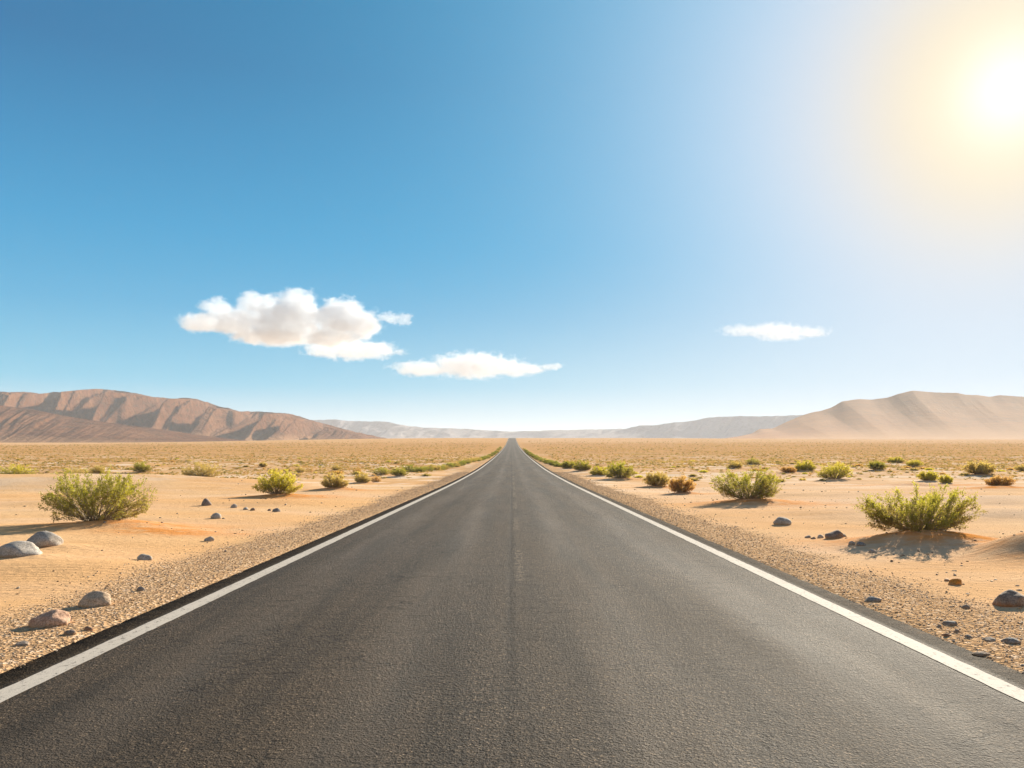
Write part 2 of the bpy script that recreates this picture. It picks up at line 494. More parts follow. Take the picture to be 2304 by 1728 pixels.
def leaf_mat(name, c0, c1, c2, trans=0.58):
    m, t = new_mat(name)
    a = t.n('ShaderNodeAttribute', attribute_name='tint')
    s = t.n('ShaderNodeSeparateColor'); t.l(a.outputs['Color'], s.inputs[0])
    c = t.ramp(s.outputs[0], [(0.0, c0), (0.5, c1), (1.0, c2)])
    d = t.n('ShaderNodeBsdfDiffuse'); t.l(c, d.inputs['Color'])
    tr = t.n('ShaderNodeBsdfTranslucent'); t.l(t.mix(1.0, c, (1.25, 1.15, 0.7, 1), 'MULTIPLY'), tr.inputs['Color'])
    mx = t.n('ShaderNodeMixShader', i_Fac=trans)
    t.l(d.outputs[0], mx.inputs[1]); t.l(tr.outputs[0], mx.inputs[2])
    g = t.n('ShaderNodeBsdfGlossy', i_Roughness=0.5); g.inputs['Color'].default_value = (1, 1, 1, 1)
    mg = t.n('ShaderNodeMixShader', i_Fac=0.03)
    t.l(mx.outputs[0], mg.inputs[1]); t.l(g.outputs[0], mg.inputs[2])
    t.out(mg.outputs[0])
    return m


M_LEAF = {
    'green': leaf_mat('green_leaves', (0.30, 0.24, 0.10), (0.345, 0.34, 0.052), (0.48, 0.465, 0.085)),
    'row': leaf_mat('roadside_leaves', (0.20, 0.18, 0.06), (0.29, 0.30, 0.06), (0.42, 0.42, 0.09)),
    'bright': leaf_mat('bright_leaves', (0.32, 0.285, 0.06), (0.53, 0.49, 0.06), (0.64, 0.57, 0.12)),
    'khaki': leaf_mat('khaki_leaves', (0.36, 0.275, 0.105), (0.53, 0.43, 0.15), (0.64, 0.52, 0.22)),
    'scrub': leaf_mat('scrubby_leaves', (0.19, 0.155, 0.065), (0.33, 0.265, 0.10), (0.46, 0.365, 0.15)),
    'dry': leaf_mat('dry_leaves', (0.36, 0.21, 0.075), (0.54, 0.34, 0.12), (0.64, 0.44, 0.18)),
}
M_STEM, t = new_mat('woody_stems')
p = t.pos()
t.out(t.bsdf(t.mix(t.noise(p, 12.0, 3), (0.27, 0.205, 0.135, 1), (0.50, 0.41, 0.29, 1)), 0.85, None, 0.15))


def rock_mat(name, c0, c1, c2, fan, zlo, zhi, speck):
    m, t = new_mat(name)
    p = t.pos()
    n1 = t.noise(p, 0.012, 6, 0.6)
    c = t.ramp(n1, [(0.3, c0), (0.5, c1), (0.7, c2)])
    spk = t.maprange(t.noise(t.scale(p, (1, 1, 1.6)), 0.07, 6, 0.75), 0.50, 0.64, 0, speck)
    c = t.mix(spk, c, (0.085, 0.06, 0.04, 1))
    strat = t.maprange(t.noise(t.scale(p, (0.25, 0.25, 3.0)), 0.03, 5, 0.65), 0.5, 0.7, 0, 0.4)
    c = t.mix(strat, c, (c2[0] * 1.15, c2[1] * 1.1, c2[2] * 1.05, 1))
    a = t.n('ShaderNodeAttribute', attribute_name='tint')
    s = t.n('ShaderNodeSeparateColor'); t.l(a.outputs['Color'], s.inputs[0])
    f = t.math('ADD', s.outputs[0], t.math('MULTIPLY', t.math('SUBTRACT', n1, 0.5), 0.5), clamp=True)
    c = t.mix(f, c, (*fan, 1))
    b = t.bump(t.noise(p, 0.05, 8, 0.7), 1.0 if speck > 0.5 else 0.25, 16.0 if speck > 0.5 else 5.0)
    t.out(t.bsdf(c, 0.95, b, 0.05))
    return m


M_MTL = rock_mat('range_rock', (0.14, 0.054, 0.025), (0.205, 0.085, 0.040), (0.27, 0.122, 0.06), (0.40, 0.22, 0.115), 0, 1, 0.75)
M_MTR = rock_mat('ridge_rock', (0.30, 0.108, 0.018), (0.335, 0.124, 0.022), (0.37, 0.14, 0.027), (0.45, 0.21, 0.065), 0, 1, 0.3)  # warm glow of the sunward haze put into the rock colour
M_MTF = rock_mat('distant_rock', (0.29, 0.26, 0.27), (0.33, 0.295, 0.30), (0.37, 0.33, 0.33), (0.42, 0.37, 0.36), 0, 1, 0.4)  # part of the distance haze is put into this pale, bluish colour

# ------------------------------------------------------------------ shrubs and stones, as seen in the photograph
# (px, base py, width px, height px, leaves, plant name, label) in the 2212 px wide measuring picture
SHRUBS = [
    (209, 1137, 240, 106, 'green', 'bush', 'large grey-green bush left of the road with a long shadow to its left'),
    (1986, 1169, 258, 108, 'green', 'bush', 'large airy bush with tall sprays on an orange sand mound, right of the road'),
    (1612, 1088, 152, 68, 'green', 'bush', 'full upright green bush right of the road, behind the grey pointed stone'),
    (600, 1072, 106, 48, 'bright', 'bush', 'bright green rounded bush left of the road with orange sand at its foot'),
    (722, 1058, 62, 31, 'khaki', 'bush', 'khaki ball-shaped bush between the bright green bush and the left edge of the road'),
    (437, 1034, 90, 32, 'khaki', 'bush', 'flat-topped olive bush beyond the large grey-green one, dark shadow on its left'),
    (36, 1027, 86, 25, 'bright', 'bush', 'low yellow-green bush cut by the left edge of the picture'),
    (160, 1029, 72, 18, 'khaki', 'bush', 'low faded khaki bush beside the yellow-green one at far left'),
    (211, 1022, 36, 17, 'khaki', 'bush', 'small faded bush touching the low khaki one at far left'),
    (306, 1016, 40, 19, 'green', 'bush', 'small dark green bush standing alone on the left between faded scrub'),
    (782, 1039, 36, 19, 'khaki', 'bush', 'dry khaki bush at the near end of the left roadside row'),
    (812, 1038, 24, 13, 'dry', 'bush', 'little straw-coloured bush touching the dry khaki one in the left roadside row'),
    (824, 1027, 38, 14, 'green', 'bush', 'first green bush of the left roadside row, beside the khaki ones'),
    (862, 1029, 36, 16, 'green', 'bush', 'second green bush of the left roadside row'),
    (1338, 1034, 66, 31, 'green', 'bush', 'lush green bush close to the right edge of the road, largest of the roadside row'),
    (1294, 1027, 40, 17, 'bright', 'bush', 'low yellow bush just left of the lush roadside one'),
    (1417, 1049, 60, 31, 'khaki', 'bush', 'olive rounded bush between the lush roadside bush and the dry orange one'),
    (1472, 1066, 60, 34, 'dry', 'bush', 'dry orange-tinged round bush beside the full upright green one'),
    (1803, 1039, 78, 34, 'bright', 'bush', 'brightest yellow-green round bush, out on the sand right of the road'),
    (1740, 1021, 42, 19, 'bright', 'bush', 'smaller yellow-green bush up and left of the brightest one'),
    (1702, 1024, 34, 12, 'dry', 'bush', 'low orange dry bush behind the full upright green one'),
    (1893, 1020, 36, 18, 'green', 'bush', 'dull green small bush to the right of the brightest yellow-green one'),
    (2004, 1042, 40, 21, 'bright', 'bush', 'loose yellow-green bush beside a strip of red soil'),
    (2042, 1047, 30, 18, 'bright', 'bush', 'small yellow bush leaning on the loose one beside the red soil strip'),
    (2115, 1027, 62, 27, 'khaki', 'bush', 'wide olive bush at the far right with a flat dark shadow'),
    (2160, 1054, 60, 21, 'dry', 'bush', 'brown dry bush on red soil near the right edge of the picture'),
    (1626, 1009, 30, 12, 'green', 'bush', 'small green bush in the scrub above the full upright green bush'),
    (1588, 1016, 30, 12, 'khaki', 'bush', 'small khaki bush in the scrub left of the little green one'),
    (1257, 1019, 38, 19, 'green', 'bush', 'green bush second in the right roadside row behind the low yellow one'),
    (1228, 1012, 34, 15, 'green', 'bush', 'green bush third in the right roadside row'),
    (2215, 1015, 40, 13, 'khaki', 'bush', 'faded bush half cut by the right edge of the picture'),
    (1975, 1007, 34, 12, 'bright', 'bush', 'yellow-green bush far out right, above the loose one on red soil'),
    (1935, 1000, 34, 11, 'bright', 'bush', 'pale yellow bush in the far scrub right of the dull green one'),
    (648, 1020, 24, 12, 'khaki', 'bush', 'small olive bush behind the khaki ball-shaped one on the left'),
    (568, 1010, 18, 9, 'khaki', 'bush', 'tiny olive bush in the scrub beyond the bright green rounded bush'),
    (590, 1022, 18, 10, 'khaki', 'bush', 'tiny dull bush just above the bright green rounded bush'),
    (725, 1016, 24, 11, 'khaki', 'bush', 'small brown-green bush above the khaki ball-shaped one'),
    (772, 1024, 20, 9, 'dry', 'bush', 'small brown bush behind the dry khaki one at the left roadside'),
]
# (px, base py, width px, height px, material, label)
STONES = [
    (97, 1189, 76, 31, 'grey', 'grey rounded boulder at left, the upper one of a pair below the large bush'),
    (45, 1213, 82, 30, 'pale', 'pale grey boulder at the left edge, lower one of the pair'),
    (207, 1307, 68, 30, 'tan', 'smooth tan boulder on the left gravel shoulder, the one nearer the road'),
    (108, 1351, 78, 33, 'red', 'reddish tan boulder on the left shoulder, nearest the camera'),
    (305, 1274, 17, 10, 'slate', 'small dark round stone beyond the smooth tan boulder'),
    (150, 1371, 30, 10, 'dark', 'flat dark brown stone right below the reddish boulder'),
    (192, 1361, 20, 9, 'brown', 'small brown stone between the asphalt edge and the reddish boulder'),
    (50, 1394, 32, 8, 'slate', 'flat slate stone at the lower left corner of the gravel'),
    (313, 1213, 30, 13, 'pale', 'small whitish stone alone on the left sand with a thin shadow'),
    (468, 1123, 24, 12, 'pale', 'round grey stone on the left sand below the pointed one'),
    (446, 1092, 22, 15, 'dark', 'pointed dark stone on the left sand, right of the large bush'),
    (452, 1167, 20, 10, 'grey', 'small grey stone nearest the left shoulder'),
    (505, 1099, 14, 8, 'pale', 'first of the little pale stones in a line below the bright green bush'),
    (531, 1103, 12, 6, 'pale', 'second little pale stone in the line below the bright green bush'),
    (546, 1104, 12, 6, 'brown', 'little brown stone at the end of the pale line'),
    (598, 1106, 17, 9, 'slate', 'bluish stone under the bright green rounded bush'),
    (582, 1104, 9, 5, 'dark', 'tiny dark stone left of the bluish one'),
    (1690, 1132, 36, 15, 'grey', 'grey pointed stone right of the road below the full upright bush'),
    (1803, 1165, 40, 17, 'dark', 'dark domed stone left of the airy bush on the right'),
    (1860, 1181, 20, 9, 'slate', 'dark stone at the foot of the orange mound'),
    (1840, 1179, 13, 8, 'grey', 'small grey stone beside the dark one at the orange mound'),
    (1884, 1191, 16, 7, 'pale', 'small whitish stone below the orange mound'),
    (2182, 1306, 72, 34, 'brown', 'large angular brown boulder at the right edge on the sand'),
    (2063, 1258, 30, 13, 'rust', 'flat rusty orange stone on the right sand'),
    (1884, 1299, 36, 11, 'slate', 'flat slate stone in the right gravel near the asphalt'),
    (2086, 1310, 18, 8, 'dark', 'small dark stone at the sand edge left of the brown boulder'),
    (2050, 1350, 32, 9, 'slate', 'long slate stone low on the right shoulder'),
    (2028, 1355, 11, 6, 'slate', 'small slate stone touching the long one on the right shoulder'),
    (2066, 1366, 14, 7, 'dark', 'dark stone below the long slate one'),
    (2046, 1373, 14, 6, 'brown', 'brown stone by the asphalt edge below the long slate one'),
    (2092, 1378, 18, 7, 'slate', 'grey-blue stone right of the dark ones in the lower right gravel'),
    (2136, 1384, 30, 7, 'slate', 'flat long stone left of the biggest slate in the lower right gravel'),
    (2184, 1388, 38, 12, 'slate', 'biggest slate stone in the lower right gravel'),
    (2120, 1412, 36, 7, 'dark', 'flat dark stone lying at the right asphalt edge'),
    (1745, 1159, 13, 6, 'grey', 'first small grey stone in the row left of the dark domed stone'),
    (1772, 1160, 15, 8, 'pale', 'pale stone in the row left of the dark domed stone'),
    (1820, 1161, 16, 8, 'grey', 'grey stone touching the dark domed stone'),
    (1757, 1162, 11, 5, 'slate', 'tiny slate stone in the row left of the dark domed stone'),
]

# sand mounds round the shrubs
for i, (px, py, wp, hp, kind, nm, lab) in enumerate(SHRUBS):
    x, y = at2(px, py)
    wm = wp * K * y / F
    if i in (0, 1): continue
    MOUNDS.append((x + 0.12 * wm, y, wm * 0.75, wm * 0.6, 0.09 * wm ** 0.7, 0.8 if i in (2, 3, 4, 16, 17, 22, 25, 20) else 0.25))
x, y = at2(209, 1137); MOUNDS.append((x + 0.7, y - 0.3, 1.6, 0.9, 0.13, 0.5))
x, y = at2(330, 1150); MOUNDS.append((x + 0.3, y, 1.1, 0.7, 0.05, 0.75))
x, y = at2(1990, 1172); MOUNDS.append((x + 0.1, y - 0.1, 1.75, 0.9, 0.23, 1.0))
x, y = at2(2205, 1196); MOUNDS.append((x + 0.1, y, 1.0, 0.8, 0.26, 0.45))
x, y = at2(2300, 1205); MOUNDS.append((x, y, 1.3, 0.9, 0.22, 0.4))
x, y = at2(1975, 1049); MOUNDS.append((x, y, 2.6, 0.8, 0.12, 1.6))
x, y = at2(2165, 1056); MOUNDS.append((x, y, 1.8, 0.8, 0.12, 1.6))
for sdf in STONES:
    if sdf[2] >= 34:
        x, y = at2(sdf[0], sdf[1]); wm = sdf[2] * K * y / F
        MOUNDS.append((x + 0.25 * wm, y + 0.3 * wm, wm * 0.95, wm * 0.75, 0.08 * wm, 0.0))
for (px, py, rx, ry, h) in ((60, 1052, 14, 3.5, 0.45), (-80, 1046, 16, 4, 0.5), (330, 1046, 10, 3.0, 0.28), (2040, 1110, 7, 2.5, 0.2),
                            (1950, 1072, 9, 3, 0.25), (2180, 1085, 6, 2.2, 0.22), (140, 1225, 2.6, 1.2, 0.10), (420, 1085, 6, 2, 0.12)):
    x, y = at2(px, py)
    MOUNDS.append((x, y, rx, ry, h, 0.0))

# ------------------------------------------------------------------ the ground
ys = [-40.0]
while ys[-1] < 7800:
    yy = ys[-1]
    ys.append(yy + (1.2 if yy < 2 else max(0.055, 0.0062 * yy)))
ys = np.array(ys)
NC = 620
s = np.linspace(-1, 1, NC)
sg = np.sign(s) * (0.62 * np.abs(s) + 0.38 * np.abs(s) ** 3)
Yg = np.repeat(ys[:, None], NC, 1)
Wg = 16 + 1.15 * np.maximum(Yg, 0)
Xg = sg[None, :] * Wg
Zg = gz(Xg, Yg)
orange = np.zeros_like(Xg)
for (mx, my, rx, ry, h, o) in MOUNDS:
    if o > 0:
        d2 = ((Xg - mx - 0.25 * rx) / (rx * 1.25)) ** 2 + ((Yg - my) / (ry * 1.0)) ** 2
        orange = np.maximum(orange, o * np.exp(-d2 * 1.1))
scrub = sstep(35, 110, Yg) * (1 - 0.45 * sstep(480, 640, Yg))
ge = np.where(Xg < 0, gravel_edge(Yg, -1), gravel_edge(Yg, 1))
gravel = (1 - sstep(-0.35, 0.45, np.abs(Xg) - ge)) * (1 - 0.6 * sstep(60, 200, Yg))
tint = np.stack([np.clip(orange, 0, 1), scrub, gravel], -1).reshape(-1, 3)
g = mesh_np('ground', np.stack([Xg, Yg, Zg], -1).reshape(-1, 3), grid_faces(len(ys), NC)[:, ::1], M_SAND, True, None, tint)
tag(g, kind='structure')

# ------------------------------------------------------------------ the road
ry = [-30.0]
while ry[-1] < 985:
    yy = ry[-1]
    ry.append(yy + (0.5 if yy < 2 else max(0.05, 0.006 * yy)))
ry = np.array(ry)
jl = 0.05 * fbm(ry * 2.3, 0 * ry, 41, 4) + 0.035 * fbm(ry * 9, 0 * ry + 3, 42, 2)
jr = 0.05 * fbm(ry * 2.3, 0 * ry + 8, 43, 4) + 0.035 * fbm(ry * 9, 0 * ry + 6, 44, 2)
inner = np.linspace(-3.6, 3.6, 13)
rows_x = np.concatenate([(-3.95 + jl)[:, None], (-3.90 + jl)[:, None], np.repeat(inner[None], len(ry), 0), (3.90 + jr)[:, None], (3.95 + jr)[:, None]], 1)
crown = 0.03 * (1 - (rows_x / 3.9) ** 2)
rows_z = prof(ry)[:, None] + crown - 0.02
rows_z[:, 0] -= 0.12; rows_z[:, -1] -= 0.12
rows_y = np.repeat(ry[:, None], rows_x.shape[1], 1)
o = mesh_np('road', np.stack([rows_x, rows_y, rows_z], -1).reshape(-1, 3), grid_faces(len(ry), rows_x.shape[1]), M_ASPH, True)
tag(o, kind='structure')
for sd in (-1, 1):
    e0 = 3.405 + 0.008 * fbm(ry * 5, 0 * ry + sd, 51, 3); e1 = 3.595 + 0.008 * fbm(ry * 5, 0 * ry + sd * 2, 52, 3)
    mx_ = np.stack([sd * e0, sd * e1], 1)
    mz_ = prof(ry)[:, None] + 0.03 * (1 - (mx_ / 3.9) ** 2) - 0.02 + 0.004 + 0.00003 * np.maximum(ry, 0)[:, None]
    f_ = grid_faces(len(ry), 2)
    if sd < 0: f_ = f_[:, ::-1]
    o = mesh_np('road_marking', np.stack([mx_, np.repeat(ry[:, None], 2, 1), mz_], -1).reshape(-1, 3), f_, M_PAINT, True)
    tag(o, kind='structure')

# ------------------------------------------------------------------ gravel (uncountable)
_t = (1 + 5 ** 0.5) / 2
ICO_V = np.array([(-1, _t, 0), (1, _t, 0), (-1, -_t, 0), (1, -_t, 0), (0, -1, _t), (0, 1, _t), (0, -1, -_t), (0, 1, -_t), (_t, 0, -1), (_t, 0, 1), (-_t, 0, -1), (-_t, 0, 1)], float)
ICO_V /= np.linalg.norm(ICO_V[0])
ICO_F = np.array([(0, 11, 5), (0, 5, 1), (0, 1, 7), (0, 7, 10), (0, 10, 11), (1, 5, 9), (5, 11, 4), (11, 10, 2), (10, 7, 6), (7, 1, 8), (3, 9, 4), (3, 4, 2), (3, 2, 6), (3, 6, 8), (3, 8, 9), (4, 9, 5), (2, 4, 11), (6, 2, 10), (8, 6, 7), (9, 8, 1)])


def pebbles(name, x, y, size, cols):
    n = len(x)
    V = ICO_V[None] * (1 + 0.28 * (rng.random((n, 12, 1)) - 0.5) * 2)
    sc = np.stack([size * rng.uniform(0.75, 1.4, n), size * rng.uniform(0.7, 1.15, n), size * rng.uniform(0.4, 0.85, n)], -1)
    V = V * sc[:, None, :]
    a = rng.uniform(0, 2 * np.pi, n); ca, sa = np.cos(a)[:, None], np.sin(a)[:, None]
    tl = rng.normal(0, 0.25, n); ct, st = np.cos(tl)[:, None], np.sin(tl)[:, None]
    vx, vy, vz = V[..., 0], V[..., 1], V[..., 2]
    vx, vz = vx * ct - vz * st, vx * st + vz * ct
    vx, vy = vx * ca - vy * sa, vx * sa + vy * ca
    z = gz(x, y) + sc[:, 2] * rng.uniform(-0.25, 0.45, n)
    P = np.stack([vx + x[:, None], vy + y[:, None], vz + z[:, None]], -1).reshape(-1, 3)
    Fc = (ICO_F[None] + (np.arange(n) * 12)[:, None, None]).reshape(-1, 3)
    C = np.repeat(cols[:, None, :], 12, 1).reshape(-1, 3)
    o = mesh_np(name, P, Fc, M_PEB, True, None, C)
    return tag(o, kind='stuff')


PAL = np.array([(0.60, 0.37, 0.19), (0.66, 0.43, 0.24), (0.54, 0.33, 0.18), (0.46, 0.30, 0.18), (0.36, 0.26, 0.18), (0.15, 0.125, 0.11), (0.58, 0.46, 0.34), (0.50, 0.28, 0.12), (0.42, 0.34, 0.27), (0.26, 0.23, 0.21)])
PW = np.array([0.2, 0.18, 0.16, 0.12, 0.08, 0.05, 0.07, 0.05, 0.06, 0.03])
n = 64000
u = rng.random(n)
yy = 3.2 * (75 / 3.2) ** (u ** 0.95)
sd = np.where(rng.random(n) < 0.5, -1, 1)
ge = np.where(sd < 0, gravel_edge(yy, -1), gravel_edge(yy, 1))
wdt = rng.random(n) ** 0.9
xx = 3.80 + (ge - 3.80 + 0.9 * rng.random(n) ** 3) * wdt
sz = (0.0055 + 0.010 * rng.random(n) ** 4) * np.clip(0.75 + yy * 0.018, 0.8, 2.0)
cl = PAL[rng.choice(len(PAL), n, p=PW)] * rng.uniform(0.85, 1.2, (n, 1))
pebbles('gravel', xx * sd, yy, sz, cl)
# loose chips on the sand
n = 5200
yy = 5 * (60 / 5.0) ** rng.random(n)
sd = np.where(rng.random(n) < 0.5, -1, 1)
xx = sd * (4.9 + np.abs(rng.normal(0, 1, n)) * (0.8 + 0.28 * yy))
keep = (fbm(xx / 2.2, yy / 1.6, 61, 3) > 0.02) | (rng.random(n) < 0.12)
xx, yy = xx[keep], yy[keep]
n = len(xx)
sz = (0.006 + 0.024 * rng.random(n) ** 5) * np.clip(0.7 + yy * 0.03, 0.8, 2.2)
cl = PAL[rng.choice(len(PAL), n)] * rng.uniform(0.5, 1.0, (n, 1))
pebbles('pebbles', xx, yy, sz, cl)


# ------------------------------------------------------------------ stones
def make_stone(px, py, wp, hp, kind, label, seed):
    r = random.Random(seed)
    x, y = at2(px, py)
    W_ = wp * K * y / F; Hh = hp * K * y / F
    y += W_ * 0.25; x = (px * K - CX) / F * y
    bm = bmesh.new()
    bmesh.ops.create_icosphere(bm, subdivisions=4 if wp > 24 else 3, radius=1.0)
    off = r.uniform(0, 100)
    planes = []
    for _ in range(r.randint(4, 8)):
        th = r.uniform(0, 6.283); el = r.uniform(-0.1, 1.1)
        planes.append((Vector((math.cos(th) * math.cos(el), math.sin(th) * math.cos(el), math.sin(el))), r.uniform(0.72, 0.95)))
    if kind in ('brown', 'dark', 'slate'):
        planes = [(n_, d_ * 0.9) for n_, d_ in planes]
    from mathutils import noise as mn
    lean = r.uniform(-0.15, 0.25)
    for v in bm.verts:
        c = v.co.copy()
        for n_, d_ in planes:
            e = c.dot(n_) - d_
            if e > 0: c -= n_ * e * 0.85
        c *= 1 + 0.13 * mn.noise(c * 1.3 + Vector((off, 0, 0))) + 0.045 * mn.noise(c * 4 + Vector((0, off, 0))) + 0.018 * mn.noise(c * 11 + Vector((0, 0, off)))
        c.x += lean * c.z
        v.co = Vector((c.x * W_ * 0.53, c.y * W_ * 0.42, c.z * Hh * (0.86 if kind != 'slate' else 0.8) + Hh * 0.14))
    for f in bm.faces: f.smooth = True
    me = bpy.data.meshes.new('stone')
    bm.to_mesh(me); bm.free()
    me.materials.append(M_ST[kind])
    o = bpy.data.objects.new('boulder' if wp > 60 else 'stone', me)
    COL.objects.link(o)
    zs = float(gz(np.array([x]), np.array([y]))[0])
    o.location = (x, y, zs)
    o.rotation_euler = (0, 0, r.uniform(-0.35, 0.35))
    tag(o, label, 'boulder' if wp > 60 else 'stone', 'stones lying on the sand and gravel')
    return o


for i, sdef in enumerate(STONES):
    make_stone(*sdef, seed=100 + i)


# ------------------------------------------------------------------ shrubs
def shrub_mesh(width, height, hull, nstem, nsub, nleaf, lsize, seed, spread=1.0, woody=1.0, depth=0.8, round_=True):
    height = height * 1.10
    """returns foliage (verts, faces, tint) and stems (verts, faces)"""
    r = np.random.default_rng(seed)
    LV, LT = [], []
    SV, SF = [], []
    nv = 0

    def tube(pts, r0, r1):
        nonlocal nv
        pts = np.asarray(pts)
        k = len(pts)
        d = pts[-1] - pts[0]
        d = d / (np.linalg.norm(d) + 1e-9)
        a = np.cross(d, (0.3, 0.9, 0.2)); a /= np.linalg.norm(a) + 1e-9
        b = np.cross(d, a)
        rr = np.linspace(r0, r1, k)
        ring = []
        for q in range(3):
            th = q * 2.0944
            ring.append(pts + (math.cos(th) * a + math.sin(th) * b)[None] * rr[:, None])
        V = np.stack(ring, 1).reshape(-1, 3)
        SV.append(V)
        for j in range(k - 1):
            for q in range(3):
                q2 = (q + 1) % 3
                SF.append((nv + j * 3 + q, nv + j * 3 + q2, nv + j * 3 + 3 + q2, nv + j * 3 + 3 + q))
        nv += len(V)

    hx = np.linspace(-1, 1, len(hull))
    for i in range(nstem):
        # where the tip goes, under the outline of the plant
        u = r.uniform(-1, 1)
        v = r.uniform(-1, 1) * math.sqrt(max(0.0, 1 - u * u)) if round_ else r.uniform(-1, 1)
        hh = float(np.interp(u, hx, hull)) * math.sqrt(max(0.06, 1 - 0.75 * v * v))
        lev = r.random() ** 0.45 if r.random() < 0.8 else r.uniform(0.1, 0.8)
        tip = np.array([u * width / 2 * (0.78 + 0.22 * lev), v * width / 2 * depth, max(0.10, hh * lev) * height])
        b0 = np.array([u * width * 0.06 * spread + r.normal(0, width * 0.02), v * width * 0.05 + r.normal(0, width * 0.02), -0.03])
        L = np.linalg.norm(tip - b0)
        mid = b0 + (tip - b0) * 0.5 + np.array([r.normal(0, 0.05), r.normal(0, 0.05), -0.05 * abs(u) + 0.02]) * L
        ts = np.linspace(0, 1, 7)[:, None]
        path = (1 - ts) ** 2 * b0 + 2 * ts * (1 - ts) * mid + ts ** 2 * tip
        path[1:-1] += r.normal(0, 0.012 * L, (5, 3))
        tube(path, 0.0065 * woody * (0.6 + 0.4 * width), 0.002 * woody)
        tone = r.normal(0, 0.13)
        for j in range(nsub):
            f = r.uniform(0.30, 1.0) ** 0.75
            k = min(5, int(f * 6)); fr = f * 6 - k
            s0 = path[k] * (1 - fr) + path[k + 1] * fr
            dirv = path[k + 1] - path[k]
            dirv = dirv / (np.linalg.norm(dirv) + 1e-9) + r.normal(0, 0.55, 3) + np.array([0, 0, 0.35])
            dirv /= np.linalg.norm(dirv)
            sl_ = L * r.uniform(0.10, 0.24) * (1.15 - 0.4 * f)
            e0 = s0 + dirv * sl_
            if e0[2] < 0.02: e0[2] = 0.02
            tube([s0, (s0 + e0) / 2 + r.normal(0, 0.01, 3), e0], 0.0026 * woody, 0.0011 * woody)
            nl = nleaf if s0[2] > 0.42 * height else max(3, int(nleaf * 0.72))
            tt = r.uniform(0.12, 1.05, nl)[:, None]
            P = s0 + (e0 - s0) * tt + r.normal(0, lsize * 0.55, (nl, 3))
            P[:, 2] = np.maximum(P[:, 2], 0.015)
            D = dirv[None] * 0.7 + r.normal(0, 0.7, (nl, 3)) + np.array([0, 0, 0.35])
            D /= np.linalg.norm(D, axis=1, keepdims=True)
            A = np.cross(D, r.normal(0, 1, (nl, 3)))
            A /= np.linalg.norm(A, axis=1, keepdims=True) + 1e-9
            ls = lsize * r.uniform(0.7, 1.35, (nl, 1))
            wd = ls * 0.26
            q = np.stack([P, P + D * ls * 0.55 + A * wd, P + D * ls * 1.1, P + D * ls * 0.5 - A * wd], 1)
            LV.append(q.reshape(-1, 3))
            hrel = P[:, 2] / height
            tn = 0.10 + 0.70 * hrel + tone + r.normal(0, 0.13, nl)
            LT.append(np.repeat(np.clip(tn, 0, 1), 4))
    LV = np.concatenate(LV); LT = np.concatenate(LT)
    LF = np.arange(len(LV)).reshape(-1, 4)
    return LV, LF, np.repeat(LT[:, None], 3, 1), np.concatenate(SV), np.array(SF)


def plant(label, group, loc, rz, leaf, sh, name='bush', cat='bush'):
    root = empty(name, loc, rz)
    LV, LF, LT, SV, SF = sh
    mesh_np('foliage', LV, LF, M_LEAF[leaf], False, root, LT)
    mesh_np('stems', SV, SF, M_STEM, True, root)
    return tag(root, label, cat, group)


def copy_plant(src, label, group, loc, rz, sc, leaf=None):
    c = src.copy(); COL.objects.link(c)
    c.location = loc; c.rotation_euler = (0, 0, rz); c.scale = sc
    for ch in src.children:
        d = ch.copy(); COL.objects.link(d); d.parent = c
        if leaf and ch.name.startswith('foliage'):
            d.material_slots[0].link = 'OBJECT'
            d.material_slots[0].material = M_LEAF[leaf]
    if label: c['label'] = label
    if group: c['group'] = group
    return c


ELL = [0.30, 0.62, 0.80, 0.92, 0.98, 1.0, 0.96, 0.93, 0.82, 0.64, 0.32]
HULL_L = [0.42, 0.55, 0.70, 0.86, 0.97, 0.92, 1.0, 0.98, 0.86, 0.92, 0.90, 0.72, 0.50]
HULL_R = [0.36, 0.62, 0.68, 0.93, 0.70, 0.82, 1.04, 0.80, 0.72, 0.97, 0.90, 0.68, 0.66, 0.50]
HULL_M = [0.45, 0.72, 0.80, 0.92, 0.90, 0.84, 0.96, 1.0, 0.90, 0.66, 0.40]
proto = {}
GROUP_B = 'bushes dotted over the sand beside the road'
for i, (px, py, wp, hp, leaf, nm, lab) in enumerate(SHRUBS):
    x, y = at2(px, py)
    wm, hm = wp * K * y / F, hp * K * y / F
    z = float(gz(np.array([x]), np.array([y]))[0])
    if i == 0:
        sh = shrub_mesh(wm, hm, HULL_L, 140, 11, 21, 0.033, 1, woody=1.0)
        plant(lab, GROUP_B, (x, y, z), 0, leaf, sh)
    elif i == 1:
        sh = shrub_mesh(wm, hm, HULL_R, 125, 12, 19, 0.031, 29, woody=0.95)
        plant(lab, GROUP_B, (x, y, z - 0.02), 0, leaf, sh)
    elif i == 2:
        sh = shrub_mesh(wm, hm, HULL_M, 130, 9, 18, 0.038, 3, woody=1.2)
        plant(lab, GROUP_B, (x, y, z - 0.02), 0, leaf, sh)
    elif i in (3, 4, 5, 16, 17, 18, 6):
        sh = shrub_mesh(wm, hm, ELL if i != 5 else HULL_L, 110, 7, 15, 0.05 if wm > 1.5 else 0.042, 10 + i, woody=1.5)
        proto[i] = (plant(lab, GROUP_B, (x, y, z - 0.02), 0, leaf, sh), wm, hm)
    else:
        k = random.choice(list(proto))
        src, w0, h0 = proto[k]
        sgn = random.choice((0, math.pi))
        copy_plant(src, lab, GROUP_B, (x, y, z - 0.03), sgn + random.uniform(-0.4, 0.4), (1.12 * wm / w0, 1.12 * wm / w0, 1.05 * hm / h0), leaf)

